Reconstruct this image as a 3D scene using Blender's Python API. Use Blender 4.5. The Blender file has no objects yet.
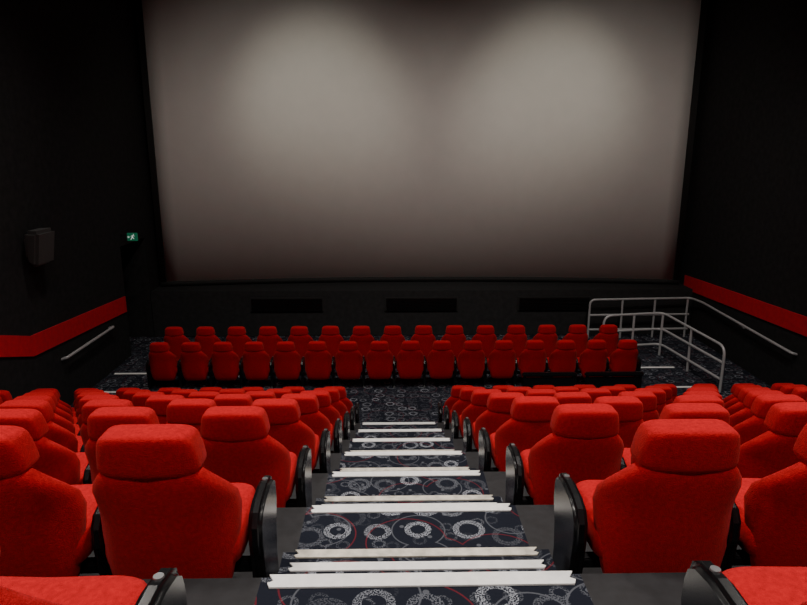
import bpy, bmesh, math, random
from mathutils import Vector, Matrix
random.seed(4)
D=bpy.data; S=bpy.context.scene
# ------------------------------------------------------------ materials
def newmat(name):
    m=D.materials.new(name); m.use_nodes=True
    nt=m.node_tree; b=nt.nodes['Principled BSDF']
    return m,nt,b
def simple(name,col,rough=.6,metal=0,noise=0,nscale=40,bump=0,bscale=200,emis=None,spec=.5,sheen=0,bd=.004):
    m,nt,b=newmat(name)
    b.inputs['Base Color'].default_value=(*col,1)
    b.inputs['Roughness'].default_value=rough
    b.inputs['Metallic'].default_value=metal
    b.inputs['Specular IOR Level'].default_value=spec
    if sheen:
        b.inputs['Sheen Weight'].default_value=sheen; b.inputs['Sheen Roughness'].default_value=.5
        b.inputs['Sheen Tint'].default_value=(1,.25,.25,1)
    tc=nt.nodes.new('ShaderNodeTexCoord')
    if noise:
        n=nt.nodes.new('ShaderNodeTexNoise'); n.inputs['Scale'].default_value=nscale; n.inputs['Detail'].default_value=4
        nt.links.new(tc.outputs['Object'],n.inputs['Vector'])
        r=nt.nodes.new('ShaderNodeValToRGB')
        r.color_ramp.elements[0].position=.3; r.color_ramp.elements[1].position=.7
        r.color_ramp.elements[0].color=(*[c*(1-noise) for c in col],1)
        r.color_ramp.elements[1].color=(*[min(1,c*(1+noise)) for c in col],1)
        nt.links.new(n.outputs['Fac'],r.inputs['Fac']); nt.links.new(r.outputs['Color'],b.inputs['Base Color'])
    if bump:
        n=nt.nodes.new('ShaderNodeTexNoise'); n.inputs['Scale'].default_value=bscale
        nt.links.new(tc.outputs['Object'],n.inputs['Vector'])
        bp=nt.nodes.new('ShaderNodeBump'); bp.inputs['Strength'].default_value=bump; bp.inputs['Distance'].default_value=bd
        nt.links.new(n.outputs['Fac'],bp.inputs['Height']); nt.links.new(bp.outputs['Normal'],b.inputs['Normal'])
    if emis:
        b.inputs['Emission Color'].default_value=(*col,1); b.inputs['Emission Strength'].default_value=emis
    return m
M_red=simple('red_fabric',(.47,.009,.013),.95,noise=.18,nscale=70,bump=.75,bscale=230,spec=.08,sheen=.12)
M_blk=simple('black_plastic',(.008,.008,.009),.25)
M_blkm=simple('black_matte',(.008,.008,.008),.8)
M_wall=simple('black_wall_fabric',(.020,.020,.021),.95,noise=.2,nscale=10,bump=.15,bscale=60,spec=.15)
M_walllow=simple('dado_dark',(.022,.022,.023),.9,noise=.2,nscale=10,spec=.2)
M_stripe=simple('red_stripe',(.62,.012,.028),.85,noise=.1,nscale=12,spec=.2)
M_scr=simple('screen_vinyl',(.68,.67,.64),.9,noise=.02,nscale=3,spec=.1)
M_rail=simple('painted_steel',(.46,.46,.47),.4,metal=.2)
M_plat=simple('platform_vinyl',(.011,.011,.013),.75,noise=.35,nscale=25)
M_nosw=simple('nosing_white',(.92,.91,.89),.6,noise=.06,nscale=30)
M_nosb=simple('nosing_worn',(.66,.61,.52),.6,noise=.25,nscale=22)
M_ceil=simple('ceiling_black',(.012,.012,.012),.9,noise=.3,nscale=8)
M_met=simple('metal_badge',(.35,.35,.36),.35,metal=.9)
M_green=simple('exit_green',(.01,.22,.11),.5,emis=.18)
M_exw=simple('exit_white',(.8,.9,.85),.5,emis=.35)
M_lamp=simple('lamp_glass',(1,.9,.75),.5,emis=4)

def carpet():
    m,nt,b=newmat('ring_carpet'); N=nt.nodes; L=nt.links
    tc=N.new('ShaderNodeTexCoord'); sp=N.new('ShaderNodeSeparateXYZ'); L.new(tc.outputs['Object'],sp.inputs[0])
    def mth(op,a,bb=None):
        n=N.new('ShaderNodeMath'); n.operation=op
        for i,v in enumerate((a,bb)):
            if v is None: continue
            if isinstance(v,(int,float)): n.inputs[i].default_value=v
            else: L.new(v,n.inputs[i])
        return n.outputs[0]
    cb=N.new('ShaderNodeCombineXYZ'); L.new(sp.outputs[0],cb.inputs[0]); L.new(mth('ADD',sp.outputs[1],sp.outputs[2]),cb.inputs[1])
    def vor(scale,rnd,off):
        mp=N.new('ShaderNodeMapping'); mp.inputs['Location'].default_value=(off,off*1.7,0); L.new(cb.outputs[0],mp.inputs[0])
        v=N.new('ShaderNodeTexVoronoi'); v.voronoi_dimensions='2D'; v.inputs['Scale'].default_value=scale; v.inputs['Randomness'].default_value=rnd
        L.new(mp.outputs[0],v.inputs['Vector']); return v
    def band(d,c,w):
        return mth('LESS_THAN',mth('ABSOLUTE',mth('SUBTRACT',d,c)),w)
    nz=N.new('ShaderNodeTexNoise'); nz.inputs['Scale'].default_value=170; nz.inputs['Detail'].default_value=1; L.new(cb.outputs[0],nz.inputs['Vector'])
    spk=mth('GREATER_THAN',nz.outputs['Fac'],.50)
    nz2=N.new('ShaderNodeTexNoise'); nz2.inputs['Scale'].default_value=60; L.new(cb.outputs[0],nz2.inputs['Vector'])
    v1=vor(5.3,.5,0); sc=N.new('ShaderNodeSeparateColor'); L.new(v1.outputs['Color'],sc.inputs[0])
    rad=mth('ADD',mth('MULTIPLY',sc.outputs[0],.12),.23)
    ring=mth('MULTIPLY',band(v1.outputs['Distance'],rad,.075),spk)
    bright=mth('ADD',mth('MULTIPLY',mth('POWER',sc.outputs[1],2.0),.85),.12)
    ring=mth('MULTIPLY',ring,bright)
    v2=vor(8.5,.8,3.3); sc2=N.new('ShaderNodeSeparateColor'); L.new(v2.outputs['Color'],sc2.inputs[0])
    ring2=mth('MULTIPLY',mth('MULTIPLY',band(v2.outputs['Distance'],.22,.055),spk),mth('MULTIPLY',sc2.outputs[0],.28))
    v5=vor(14,.9,5.9); sc5=N.new('ShaderNodeSeparateColor'); L.new(v5.outputs['Color'],sc5.inputs[0])
    dots=mth('MULTIPLY',mth('LESS_THAN',v5.outputs['Distance'],.15),mth('MULTIPLY',mth('GREATER_THAN',sc5.outputs[0],.7),.22))
    v3=vor(2.3,.9,7.1); red=mth('MULTIPLY',band(v3.outputs['Distance'],.42,.007),.45)
    v4=vor(3.1,.9,1.1); gry=mth('MULTIPLY',band(v4.outputs['Distance'],.38,.010),.2)
    tot=mth('MAXIMUM',mth('MAXIMUM',ring,ring2),mth('MAXIMUM',gry,dots))
    mx=N.new('ShaderNodeMix'); mx.data_type='RGBA'; L.new(tot,mx.inputs[0])
    mx.inputs[6].default_value=(.009,.011,.019,1); mx.inputs[7].default_value=(.36,.38,.43,1)
    mx2=N.new('ShaderNodeMix'); mx2.data_type='RGBA'; L.new(red,mx2.inputs[0]); L.new(mx.outputs[2],mx2.inputs[6]); mx2.inputs[7].default_value=(.22,.012,.02,1)
    L.new(mx2.outputs[2],b.inputs['Base Color']); b.inputs['Roughness'].default_value=.95; b.inputs['Specular IOR Level'].default_value=.15
    bp=N.new('ShaderNodeBump'); bp.inputs['Strength'].default_value=.4; bp.inputs['Distance'].default_value=.004; L.new(nz2.outputs['Fac'],bp.inputs['Height']); L.new(bp.outputs[0],b.inputs['Normal'])
    return m
M_car=carpet()

# ------------------------------------------------------------ mesh helpers
def link(o): S.collection.objects.link(o); return o
def obj(name,bm,mats,smooth=False,parent=None):
    me=D.meshes.new(name); bm.normal_update(); bm.to_mesh(me); bm.free()
    for m in mats: me.materials.append(m)
    if smooth:
        for p in me.polygons: p.use_smooth=True
    o=link(D.objects.new(name,me))
    if parent: o.parent=parent
    return o
def box(bm,x0,x1,y0,y1,z0,z1,mat=0,bev=0):
    vs=[bm.verts.new(p) for p in ((x0,y0,z0),(x1,y0,z0),(x1,y1,z0),(x0,y1,z0),(x0,y0,z1),(x1,y0,z1),(x1,y1,z1),(x0,y1,z1))]
    fs=[bm.faces.new([vs[i] for i in q]) for q in ((0,3,2,1),(4,5,6,7),(0,1,5,4),(1,2,6,5),(2,3,7,6),(3,0,4,7))]
    for f in fs: f.material_index=mat
    if bev:
        es=list({e for f in fs for e in f.edges})
        r=bmesh.ops.bevel(bm,geom=es,offset=bev,segments=2,affect='EDGES')
        for f in r['faces']: f.material_index=mat
def boxobj(name,*a,mats,bev=0,parent=None):
    bm=bmesh.new(); box(bm,*a,bev=bev); return obj(name,bm,mats,parent=parent)
def sg(v,p): return math.copysign(abs(v)**p,v)
def selips(bm,c,h,e1,e2,mat,deform=None,nu=28,nv=14):
    rings=[]
    for j in range(1,nv):
        ph=-math.pi/2+math.pi*j/nv
        r=[]
        for i in range(nu):
            th=2*math.pi*i/nu
            p=Vector((h[0]*sg(math.cos(ph),e1)*sg(math.cos(th),e2),h[1]*sg(math.cos(ph),e1)*sg(math.sin(th),e2),h[2]*sg(math.sin(ph),e1)))
            if deform: p=deform(p)
            r.append(bm.verts.new(p+Vector(c)))
        rings.append(r)
    def pole(s):
        p=Vector((0,0,s*h[2])); 
        if deform: p=deform(p)
        return bm.verts.new(p+Vector(c))
    b0,t0=pole(-1),pole(1)
    for a,b in zip(rings,rings[1:]):
        for i in range(nu):
            f=bm.faces.new((a[i],a[(i+1)%nu],b[(i+1)%nu],b[i])); f.material_index=mat; f.smooth=True
    for i in range(nu):
        f=bm.faces.new((b0,rings[0][(i+1)%nu],rings[0][i])); f.material_index=mat; f.smooth=True
        f=bm.faces.new((t0,rings[-1][i],rings[-1][(i+1)%nu])); f.material_index=mat; f.smooth=True
def extr(bm,prof,x0,x1,mat,bev=.012):
    a=[bm.verts.new((x0,y,z)) for y,z in prof]; b=[bm.verts.new((x1,y,z)) for y,z in prof]
    fs=[bm.faces.new(a[::-1]),bm.faces.new(b)]
    n=len(prof)
    for i in range(n): fs.append(bm.faces.new((a[i],a[(i+1)%n],b[(i+1)%n],b[i])))
    for f in fs: f.material_index=mat
    if bev:
        es=[e for e in fs[0].edges]+[e for e in fs[1].edges]
        r=bmesh.ops.bevel(bm,geom=es,offset=bev,segments=3,affect='EDGES')
        for f in r['faces']: f.material_index=mat; f.smooth=True

# ------------------------------------------------------------ seat mesh
def seat_mesh(name,arms):
    bm=bmesh.new()
    secs=[(.17,.17,.030,.15),(.185,.195,.045,.148),(.24,.215,.055,.14),(.32,.232,.060,.128),(.42,.247,.062,.112),(.50,.253,.060,.097),(.565,.249,.058,.083),
          (.62,.233,.056,.069),(.665,.209,.052,.058),(.70,.183,.048,.048),(.728,.158,.040,.042),(.742,.12,.022,.038)]
    n=44; rings=[]
    for z,hw,th,yc in secs:
        r=[]
        bend=.12*min(1,max(.25,(z-.1)/.4))*(1 if z<.55 else max(.35,1-(z-.55)*4.5))
        for i in range(n):
            t=2*math.pi*i/n
            x=hw*sg(math.cos(t),.5); y=th*sg(math.sin(t),.65)
            u=abs(x)/.26
            r.append(bm.verts.new((x,yc+y+bend*u**3.4,z)))
        rings.append(r)
    for a,b in zip(rings,rings[1:]):
        for i in range(n):
            f=bm.faces.new((a[i],a[(i+1)%n],b[(i+1)%n],b[i])); f.smooth=True
    bm.faces.new(rings[0][::-1]); bm.faces.new(rings[-1])
    def dh(p):
        k=1.02-.075*(p.z/.08)
        q=Vector((p.x*k,p.y,p.z))
        if p.z>0: q.z-=.012*(p.x/.16)**2
        q.y+=.03*(p.x/.16)**2 - .16*p.z
        return q
    selips(bm,(0,.037,.790),(.162,.064,.082),.34,.34,0,dh,40,18)
    def dc(p):
        q=p.copy(); q.z+=.02*max(0,p.y/.2)+ (.014*(p.x/.23)**2 if p.z>0 else 0); return q
    selips(bm,(0,.315,.340),(.255,.20,.066),.42,.35,0,dc,32,12)
    box(bm,-.20,.20,.17,.46,.235,.27,1,.01)
    prof=[(.150,.36),(.155,.43),(.185,.475),(.25,.495),(.35,.500),(.42,.490),(.455,.465),(.468,.425),(.455,.37),(.425,.28),(.395,.17),(.41,.03),(.43,0),(.17,0),(.19,.03),(.215,.16),(.18,.28)]
    for s in arms:
        x=s*(.305 if (len(arms)==1 or s>0) else .30)
        extr(bm,prof,x-.026,x+.026,1,.016)
        r=bmesh.ops.create_cone(bm,cap_ends=True,segments=18,radius1=.012,radius2=.011,depth=.004,matrix=Matrix.Translation((x,.38,.4985)))
        for v in r['verts']:
            for f in v.link_faces: f.material_index=2
    box(bm,-.285,.285,.20,.25,.22,.26,1,.005)
    bmesh.ops.recalc_face_normals(bm,faces=bm.faces)
    me=D.meshes.new(name); bm.to_mesh(me); bm.free()
    for m in (M_red,M_blk,M_met): me.materials.append(m)
    return me
ME_both=seat_mesh('seat_both',(-1,1)); ME_L=seat_mesh('seat_l',(-1,)); ME_R=seat_mesh('seat_r',(1,))
def place(me,x,y,z,sx=1):
    o=link(D.objects.new('cinema_seat',me)); o.location=(x,y,z); o.scale=(sx,1,1)
    o.rotation_euler=(random.uniform(-.012,.012),0,random.uniform(-.012,.012)); return o
RISE=.385; PITCH=1.05
def zk(k): return RISE*(7-k)
def ek(k): return 1.83+PITCH*k
SP=.55
for k in range(0,8):
    y=1.88+PITCH*(k-1); z=zk(k)
    if k==0: y-=.04
    for side,cnt in ((-1,8),(1,10)):
        for i in range(cnt):
            x=side*(.872+SP*i)
            if i==cnt-1: me=ME_both
            else: me=ME_R if side<0 else ME_L
            place(me,x,y,z,SP/.57)
for i in range(16):
    place(ME_both if i==15 else ME_L,-3.92+i*.518,10.25,0,.518/.57)
for i in range(15):
    place(ME_both if i==14 else ME_L,-3.98+i*.558,11.17,0,.558/.60)

# ------------------------------------------------------------ floor
XL,XR,YB,YF=-5.2,6.4,-2.0,14.95
bm=bmesh.new()
AW=.515
segs=[(XL,-AW,0),(-AW,AW,1),(AW,XR,0)]
edges=[(YB,zk(-1),ek(-1))]+[(ek(k-1),zk(k),ek(k)) for k in range(0,7)]
for x0,x1,mi in segs:
    for (y0,z,y1) in edges:
        vs=[bm.verts.new(p) for p in ((x0,y0,z),(x1,y0,z),(x1,y1,z),(x0,y1,z))]
        bm.faces.new(vs).material_index=mi
        vs=[bm.verts.new(p) for p in ((x0,y1,z),(x1,y1,z),(x1,y1,z-RISE),(x0,y1,z-RISE))]
        bm.faces.new(vs).material_index=mi
ye=ek(6)
def quad(pts,mi): bm.faces.new([bm.verts.new(p) for p in pts]).material_index=mi
quad(((-7.0,ye,0),(XR,ye,0),(XR,YF,0),(-7.0,YF,0)),1)
obj('floor',bm,[M_plat,M_car])
HS=.41
for k in range(-1,7):
    bm=bmesh.new(); y0=ek(k); z1=zk(k)-RISE/2
    box(bm,-.52,.52,y0+.001,y0+HS,zk(k+1),z1,0)
    bm.normal_update()
    for f in bm.faces:
        if abs(f.normal.z)<.5 and abs(f.calc_center_median().x)>.5: f.material_index=1
    obj('aisle_step',bm,[M_car,M_plat])
def strip(bm,hw,y0,y1,z0,mat,cx=0):
    ym=(y0+y1)/2; n=.009
    pts=[(-hw,y0),(hw,y0),(hw+n,ym-.01),(hw-n,ym),(hw+n,y1),(-hw-n,y1),(-hw+n,ym),(-hw-n,ym-.01)]
    a=[bm.verts.new((cx+x,y,z0)) for x,y in pts]; b=[bm.verts.new((cx+x,y,z0+.006)) for x,y in pts]
    fs=[bm.faces.new(a[::-1]),bm.faces.new(b)]
    for i in range(8): fs.append(bm.faces.new((a[i],a[(i+1)%8],b[(i+1)%8],b[i])))
    for f in fs: f.material_index=mat
for k in range(-1,7):
    bm=bmesh.new(); y=ek(k); z=zk(k)
    strip(bm,.482,y-.056,y+.006,z+.001,0)
    box(bm,-.475,.475,y+.001,y+.007,z-.035,z+.001,0)
    zz=z-RISE/2; yy=y+HS
    strip(bm,.465,yy-.042,yy+.006,zz+.001,1)
    strip(bm,.475,yy-.122,yy-.075,zz+.001,0)
    box(bm,-.46,.46,yy+.0005,yy+.006,zz-.03,zz+.001,1)
    obj('stair_nosing',bm,[M_nosw,M_nosb])
for (xa,xb,y) in ((-5.1,-4.45,11.2),(-5.1,-4.5,10.3),(4.45,5.15,11.35),(4.45,5.2,10.35)):
    bm=bmesh.new(); strip(bm,(xb-xa)/2,y-.03,y+.03,.001,0,(xa+xb)/2); obj('floor_nosing',bm,[M_nosw])

# ------------------------------------------------------------ walls / ceiling
ZC=7.45
boxobj('wall_left',XL-.12,XL,YB,12.25,-.1,ZC,mats=[M_wall])
bm=bmesh.new(); box(bm,XL-.12,XL,12.25,13.5,2.15,ZC); box(bm,XL-.12,XL,13.5,YF,-.1,ZC); obj('wall_left_lintel',bm,[M_wall])
bm=bmesh.new(); box(bm,-6.5,-6.4,12.1,13.62,0,2.3); box(bm,-6.4,XL-.12,12.1,12.2,0,2.3); box(bm,-6.4,XL-.12,13.52,13.62,0,2.3); box(bm,-6.4,XL-.12,12.2,13.52,2.2,2.3)
obj('wall_passage',bm,[M_wall])
bm=bmesh.new()
box(bm,-6.39,-6.35,12.35,13.35,0.01,2.08,0,.005)
box(bm,-6.35,-6.31,12.5,13.2,1.0,1.05,1,.01)
obj('door_1',bm,[M_blkm,M_rail])
boxobj('wall_right',XR,XR+.12,YB,YF,-.1,ZC,mats=[M_wall])
boxobj('wall_front',XL-.12,XR+.12,YF,YF+.12,-.1,ZC,mats=[M_wall])
boxobj('wall_back',XL-.12,XR+.12,YB-.12,YB,-.1,ZC,mats=[M_wall])
boxobj('ceiling',XL-.12,XR+.12,YB-.12,YF+.12,ZC,ZC+.1,mats=[M_ceil])
bm=bmesh.new(); box(bm,XL+.01,XR-.01,13.5,YF-.01,0,1.0,0,.01); obj('screen_plinth',bm,[M_walllow])
for cx in (-2.32,.55,3.4):
    bm=bmesh.new()
    box(bm,cx-.78,cx+.78,13.47,13.499,.55,.86,0,.004)
    for i in range(9):
        z=.57+i*.031
        box(bm,cx-.75,cx+.75,13.452,13.471,z,z+.014,1)
    obj('ventilation_grille',bm,[M_blkm,M_blk])
def stripe(name,x,pts,s):
    bm=bmesh.new(); h=.15; t=.02
    rr=[]
    for y,z in pts:
        rr.append([bm.verts.new(p) for p in ((x,y,z-h),(x+s*t,y,z-h),(x+s*t,y,z+h),(x,y,z+h))])
    for a,b in zip(rr,rr[1:]):
        for i in range(4): bm.faces.new((a[i],a[(i+1)%4],b[(i+1)%4],b[i]))
    bm.faces.new(rr[0]); bm.faces.new(rr[-1][::-1])
    bmesh.ops.recalc_face_normals(bm,faces=bm.faces)
    obj(name,bm,[M_stripe])
CZ=4.055
stripe('trim_1',XL+.001,[(YB+.01,CZ-2.55+.367*(8.12-YB)),(8.12,CZ-2.55),(8.9,CZ-2.80),(12.2,CZ-3.0)],1)
stripe('trim_2',XR-.001,[(YB+.01,CZ-2.55+.367*(8.3-YB)),(8.3,CZ-2.55),(9.0,CZ-2.76),(13.95,CZ-2.98)],-1)

# ------------------------------------------------------------ screen
cx,hw=.575,5.58; z0,z1=1.11,7.25
def sy(x,off=0): return 14.42-.42*((x-cx)/hw)**2-off
bm=bmesh.new()
def curved(bm,xa,xb,za,zb,off,mat,th=.03):
    n=40; prev=None
    for i in range(n+1):
        x=xa+(xb-xa)*i/n
        r=[bm.verts.new(p) for p in ((x,sy(x,off),za),(x,sy(x,off),zb),(x,sy(x,off)+th,zb),(x,sy(x,off)+th,za))]
        if prev:
            for j in range(4):
                f=bm.faces.new((prev[j],prev[(j+1)%4],r[(j+1)%4],r[j])); f.material_index=mat; f.smooth=(j==0 )
        else: bm.faces.new(r).material_index=mat
        prev=r
    bm.faces.new(prev[::-1]).material_index=mat
curved(bm,cx-hw,cx+hw,z0,z1,0,0)
curved(bm,cx-hw-.12,cx+hw+.12,z0-.1,z0,.03,1,.06)
curved(bm,cx-hw-.12,cx+hw+.12,z1,z1+.12,.03,1,.06)
curved(bm,cx-hw-.12,cx-hw,z0,z1,.03,1,.06)
curved(bm,cx+hw,cx+hw+.12,z0,z1,.03,1,.06)
bmesh.ops.recalc_face_normals(bm,faces=bm.faces)
obj('cinema_screen',bm,[M_scr,M_blkm])

# ------------------------------------------------------------ railings
def fillet(pts,r=.08,n=5):
    out=[Vector(pts[0])]
    for a,b,c in zip(pts,pts[1:],pts[2:]):
        a,b,c=map(Vector,(a,b,c)); u=(a-b).normalized(); v=(c-b).normalized()
        rr=min(r,(a-b).length/2,(c-b).length/2); p0=b+u*rr; p2=b+v*rr
        for i in range(n+1):
            t=i/n; out.append(p0*(1-t)**2+b*2*t*(1-t)+p2*t*t)
    out.append(Vector(pts[-1])); return out
def pipes(name,lines,rad=.023,mat=M_rail,r=.12):
    cu=D.curves.new(name,'CURVE'); cu.dimensions='3D'; cu.bevel_depth=rad; cu.bevel_resolution=3; cu.use_fill_caps=True
    for l in lines:
        q=fillet(l,r) if len(l)>2 else [Vector(p) for p in l]
        s=cu.splines.new('POLY'); s.points.add(len(q)-1)
        for i,p in enumerate(q): s.points[i].co=(*p,1)
    cu.materials.append(mat)
    return link(D.objects.new(name,cu))
pipes('wall_handrail',[[(XL,9.66,.80),(XL+.09,9.66,.83),(XL+.09,11.4,.83),(XL,11.4,.80)],[(XL,10.5,.78),(XL+.09,10.5,.83)]],.023,r=.04)
h=.84
pipes('ramp_railing',[
 [(4.1,13.25,0.0),(4.1,13.25,h),(6.25,13.3,h+.02),(XR-.08,12.9,h+.02),(XR-.08,9.8,.78),(XR,9.8,.76)],
 [(XR,11.4,.74),(XR-.08,11.4,.81)],
 [(4.1,13.25,h*.6),(6.25,13.3,h*.6)],[(4.1,13.25,h*.22),(6.25,13.3,h*.22)],
 [(4.8,13.27,0),(4.8,13.27,h)],[(5.5,13.29,0),(5.5,13.29,h)],[(6.2,13.3,0),(6.2,13.3,h)]])
pipes('ramp_railing',[
 [(3.98,11.95,0),(3.98,11.95,h),(5.2,12.15,h),(5.42,10.15,h-.06),(5.40,10.12,0)],
 [(3.98,11.95,h*.62),(5.2,12.15,h*.62),(5.41,10.15,h*.60)],
 [(3.98,11.95,h*.25),(5.2,12.15,h*.25),(5.41,10.15,h*.25)],
 [(4.6,12.05,0),(4.6,12.05,h)],[(5.17,12.08,0),(5.17,12.08,h-.02)],[(5.31,11.15,0),(5.31,11.15,h-.03)]],r=.18)
for xa,xb in ((2.03,2.93),(3.06,4.03)):
    bm=bmesh.new()
    box(bm,xa,xb,9.94,10.02,.35,.42,0,.02); box(bm,xa+.02,xb-.02,9.98,10.0,.06,.33,0,.005)
    for x in (xa+.03,xb-.07): box(bm,x,x+.04,9.97,10.01,0,.37,0,.005)
    obj('low_barrier',bm,[M_blk])

# ------------------------------------------------------------ speaker
bm=bmesh.new()
sx=XL
a=[(sx+.06,-.2,-.22),(sx+.06,.2,-.22),(sx+.06,.2,.24),(sx+.06,-.2,.24)]
b=[(sx+.22,-.26,-.28),(sx+.22,.26,-.28),(sx+.30,.26,.24),(sx+.30,-.26,.24)]
va=[bm.verts.new((x,9.16+y,2.64+z)) for x,y,z in a]; vb=[bm.verts.new((x,9.16+y,2.64+z)) for x,y,z in b]
fs=[bm.faces.new(va[::-1]),bm.faces.new(vb)]+[bm.faces.new((va[i],va[(i+1)%4],vb[(i+1)%4],vb[i])) for i in range(4)]
bmesh.ops.bevel(bm,geom=list(bm.edges),offset=.05,segments=4,affect='EDGES')
box(bm,sx,sx+.09,9.08,9.24,2.5,2.75,0,.005)
bmesh.ops.recalc_face_normals(bm,faces=bm.faces)
M_spk=simple('speaker_grey',(.06,.06,.06),.6,bump=.6,bscale=120)
obj('wall_speaker',bm,[M_spk])
# ------------------------------------------------------------ exit sign
bm=bmesh.new()
X,Y,Z=-4.98,12.3,2.33
w_=.095
box(bm,X-w_,X+w_,Y,Y+.04,Z-.075,Z+.075,0,.006)
box(bm,XL,X-w_+.01,Y+.01,Y+.03,Z+.03,Z+.06,2)
yy=Y-.004
def poly(pts):
    a_=[bm.verts.new((X+x*.8,yy,Z+z*.85)) for x,z in pts]; f=bm.faces.new(a_); f.material_index=1
poly([(.03,.045),(.05,.045),(.05,.065),(.03,.065)])
poly([(.0,.035),(.035,.04),(.025,-.01),(-.005,-.005)])
poly([(.0,.0),(.02,-.005),(.05,-.035),(.04,-.05)]); poly([(-.005,-.0),(.012,-.01),(-.02,-.06),(-.045,-.06)])
poly([(.03,.035),(.06,.01),(.065,.02),(.035,.045)]); poly([(.0,.035),(-.03,.02),(-.028,.01),(.0,.022)])
poly([(-.11,.0),(-.08,.03),(-.08,-.03)]); poly([(-.08,.01),(-.055,.01),(-.055,-.01),(-.08,-.01)])
obj('exit_sign',bm,[M_green,M_exw,M_blkm])

# ------------------------------------------------------------ lights
def lamp_fixture(x,y,z):
    bm=bmesh.new()
    bmesh.ops.create_cone(bm,cap_ends=True,segments=24,radius1=.10,radius2=.12,depth=.10,matrix=Matrix.Translation((x,y,z)))
    for f in bm.faces: f.material_index=0
    r=bmesh.ops.create_cone(bm,cap_ends=True,segments=24,radius1=.08,radius2=.08,depth=.01,matrix=Matrix.Translation((x,y,z-.052)))
    for v in r['verts']:
        for f in v.link_faces: f.material_index=1
    obj('ceiling_downlight',bm,[M_blkm,M_lamp])
def spot(x,y,z,tgt,energy,size,blend=1,rad=.08,col=(1,.86,.70)):
    l=D.lights.new('spot_light','SPOT'); l.energy=energy; l.spot_size=math.radians(size); l.spot_blend=blend; l.shadow_soft_size=rad; l.color=col
    o=link(D.objects.new('spot_light',l)); o.location=(x,y,z)
    o.rotation_euler=(Vector(tgt)-Vector((x,y,z))).to_track_quat('-Z','Y').to_euler()
for x in (-1.6,3.25):
    spot(x,9.9,7.2,(x,14.3,4.85),210,52,1,.12,(1,.95,.80))
    spot(x,7.5,7.2,(x*1.15,14.3,2.3),520,86,1,.2,(1,.92,.84))  # added broad fill that lifts the rest of the screen, not an observed lamp
    lamp_fixture(x,9.9,ZC-.05); lamp_fixture(x,7.5,ZC-.05)  # second fixture of each pair is made up to house the fill
for y,e in ((-.6,380),(2.4,420),(5.4,400),(8.4,240)):
    for x in (-2.9,.55,4.0):
        spot(x,y,7.3,(x,y,0),e,124,1,.25,(1,.93,.86)); lamp_fixture(x,y,ZC-.05)
w=D.worlds.new('world'); S.world=w; w.use_nodes=True
w.node_tree.nodes['Background'].inputs[0].default_value=(.5,.5,.55,1); w.node_tree.nodes['Background'].inputs[1].default_value=.02
# ------------------------------------------------------------ camera
cam=D.cameras.new('camera'); cam.sensor_width=36; cam.lens=650/807*36
co=link(D.objects.new('camera',cam)); co.location=(-.094,0,CZ); co.rotation_euler=(math.radians(90-13.8),0,math.radians(-1.1))
cam.clip_start=.05
S.camera=co
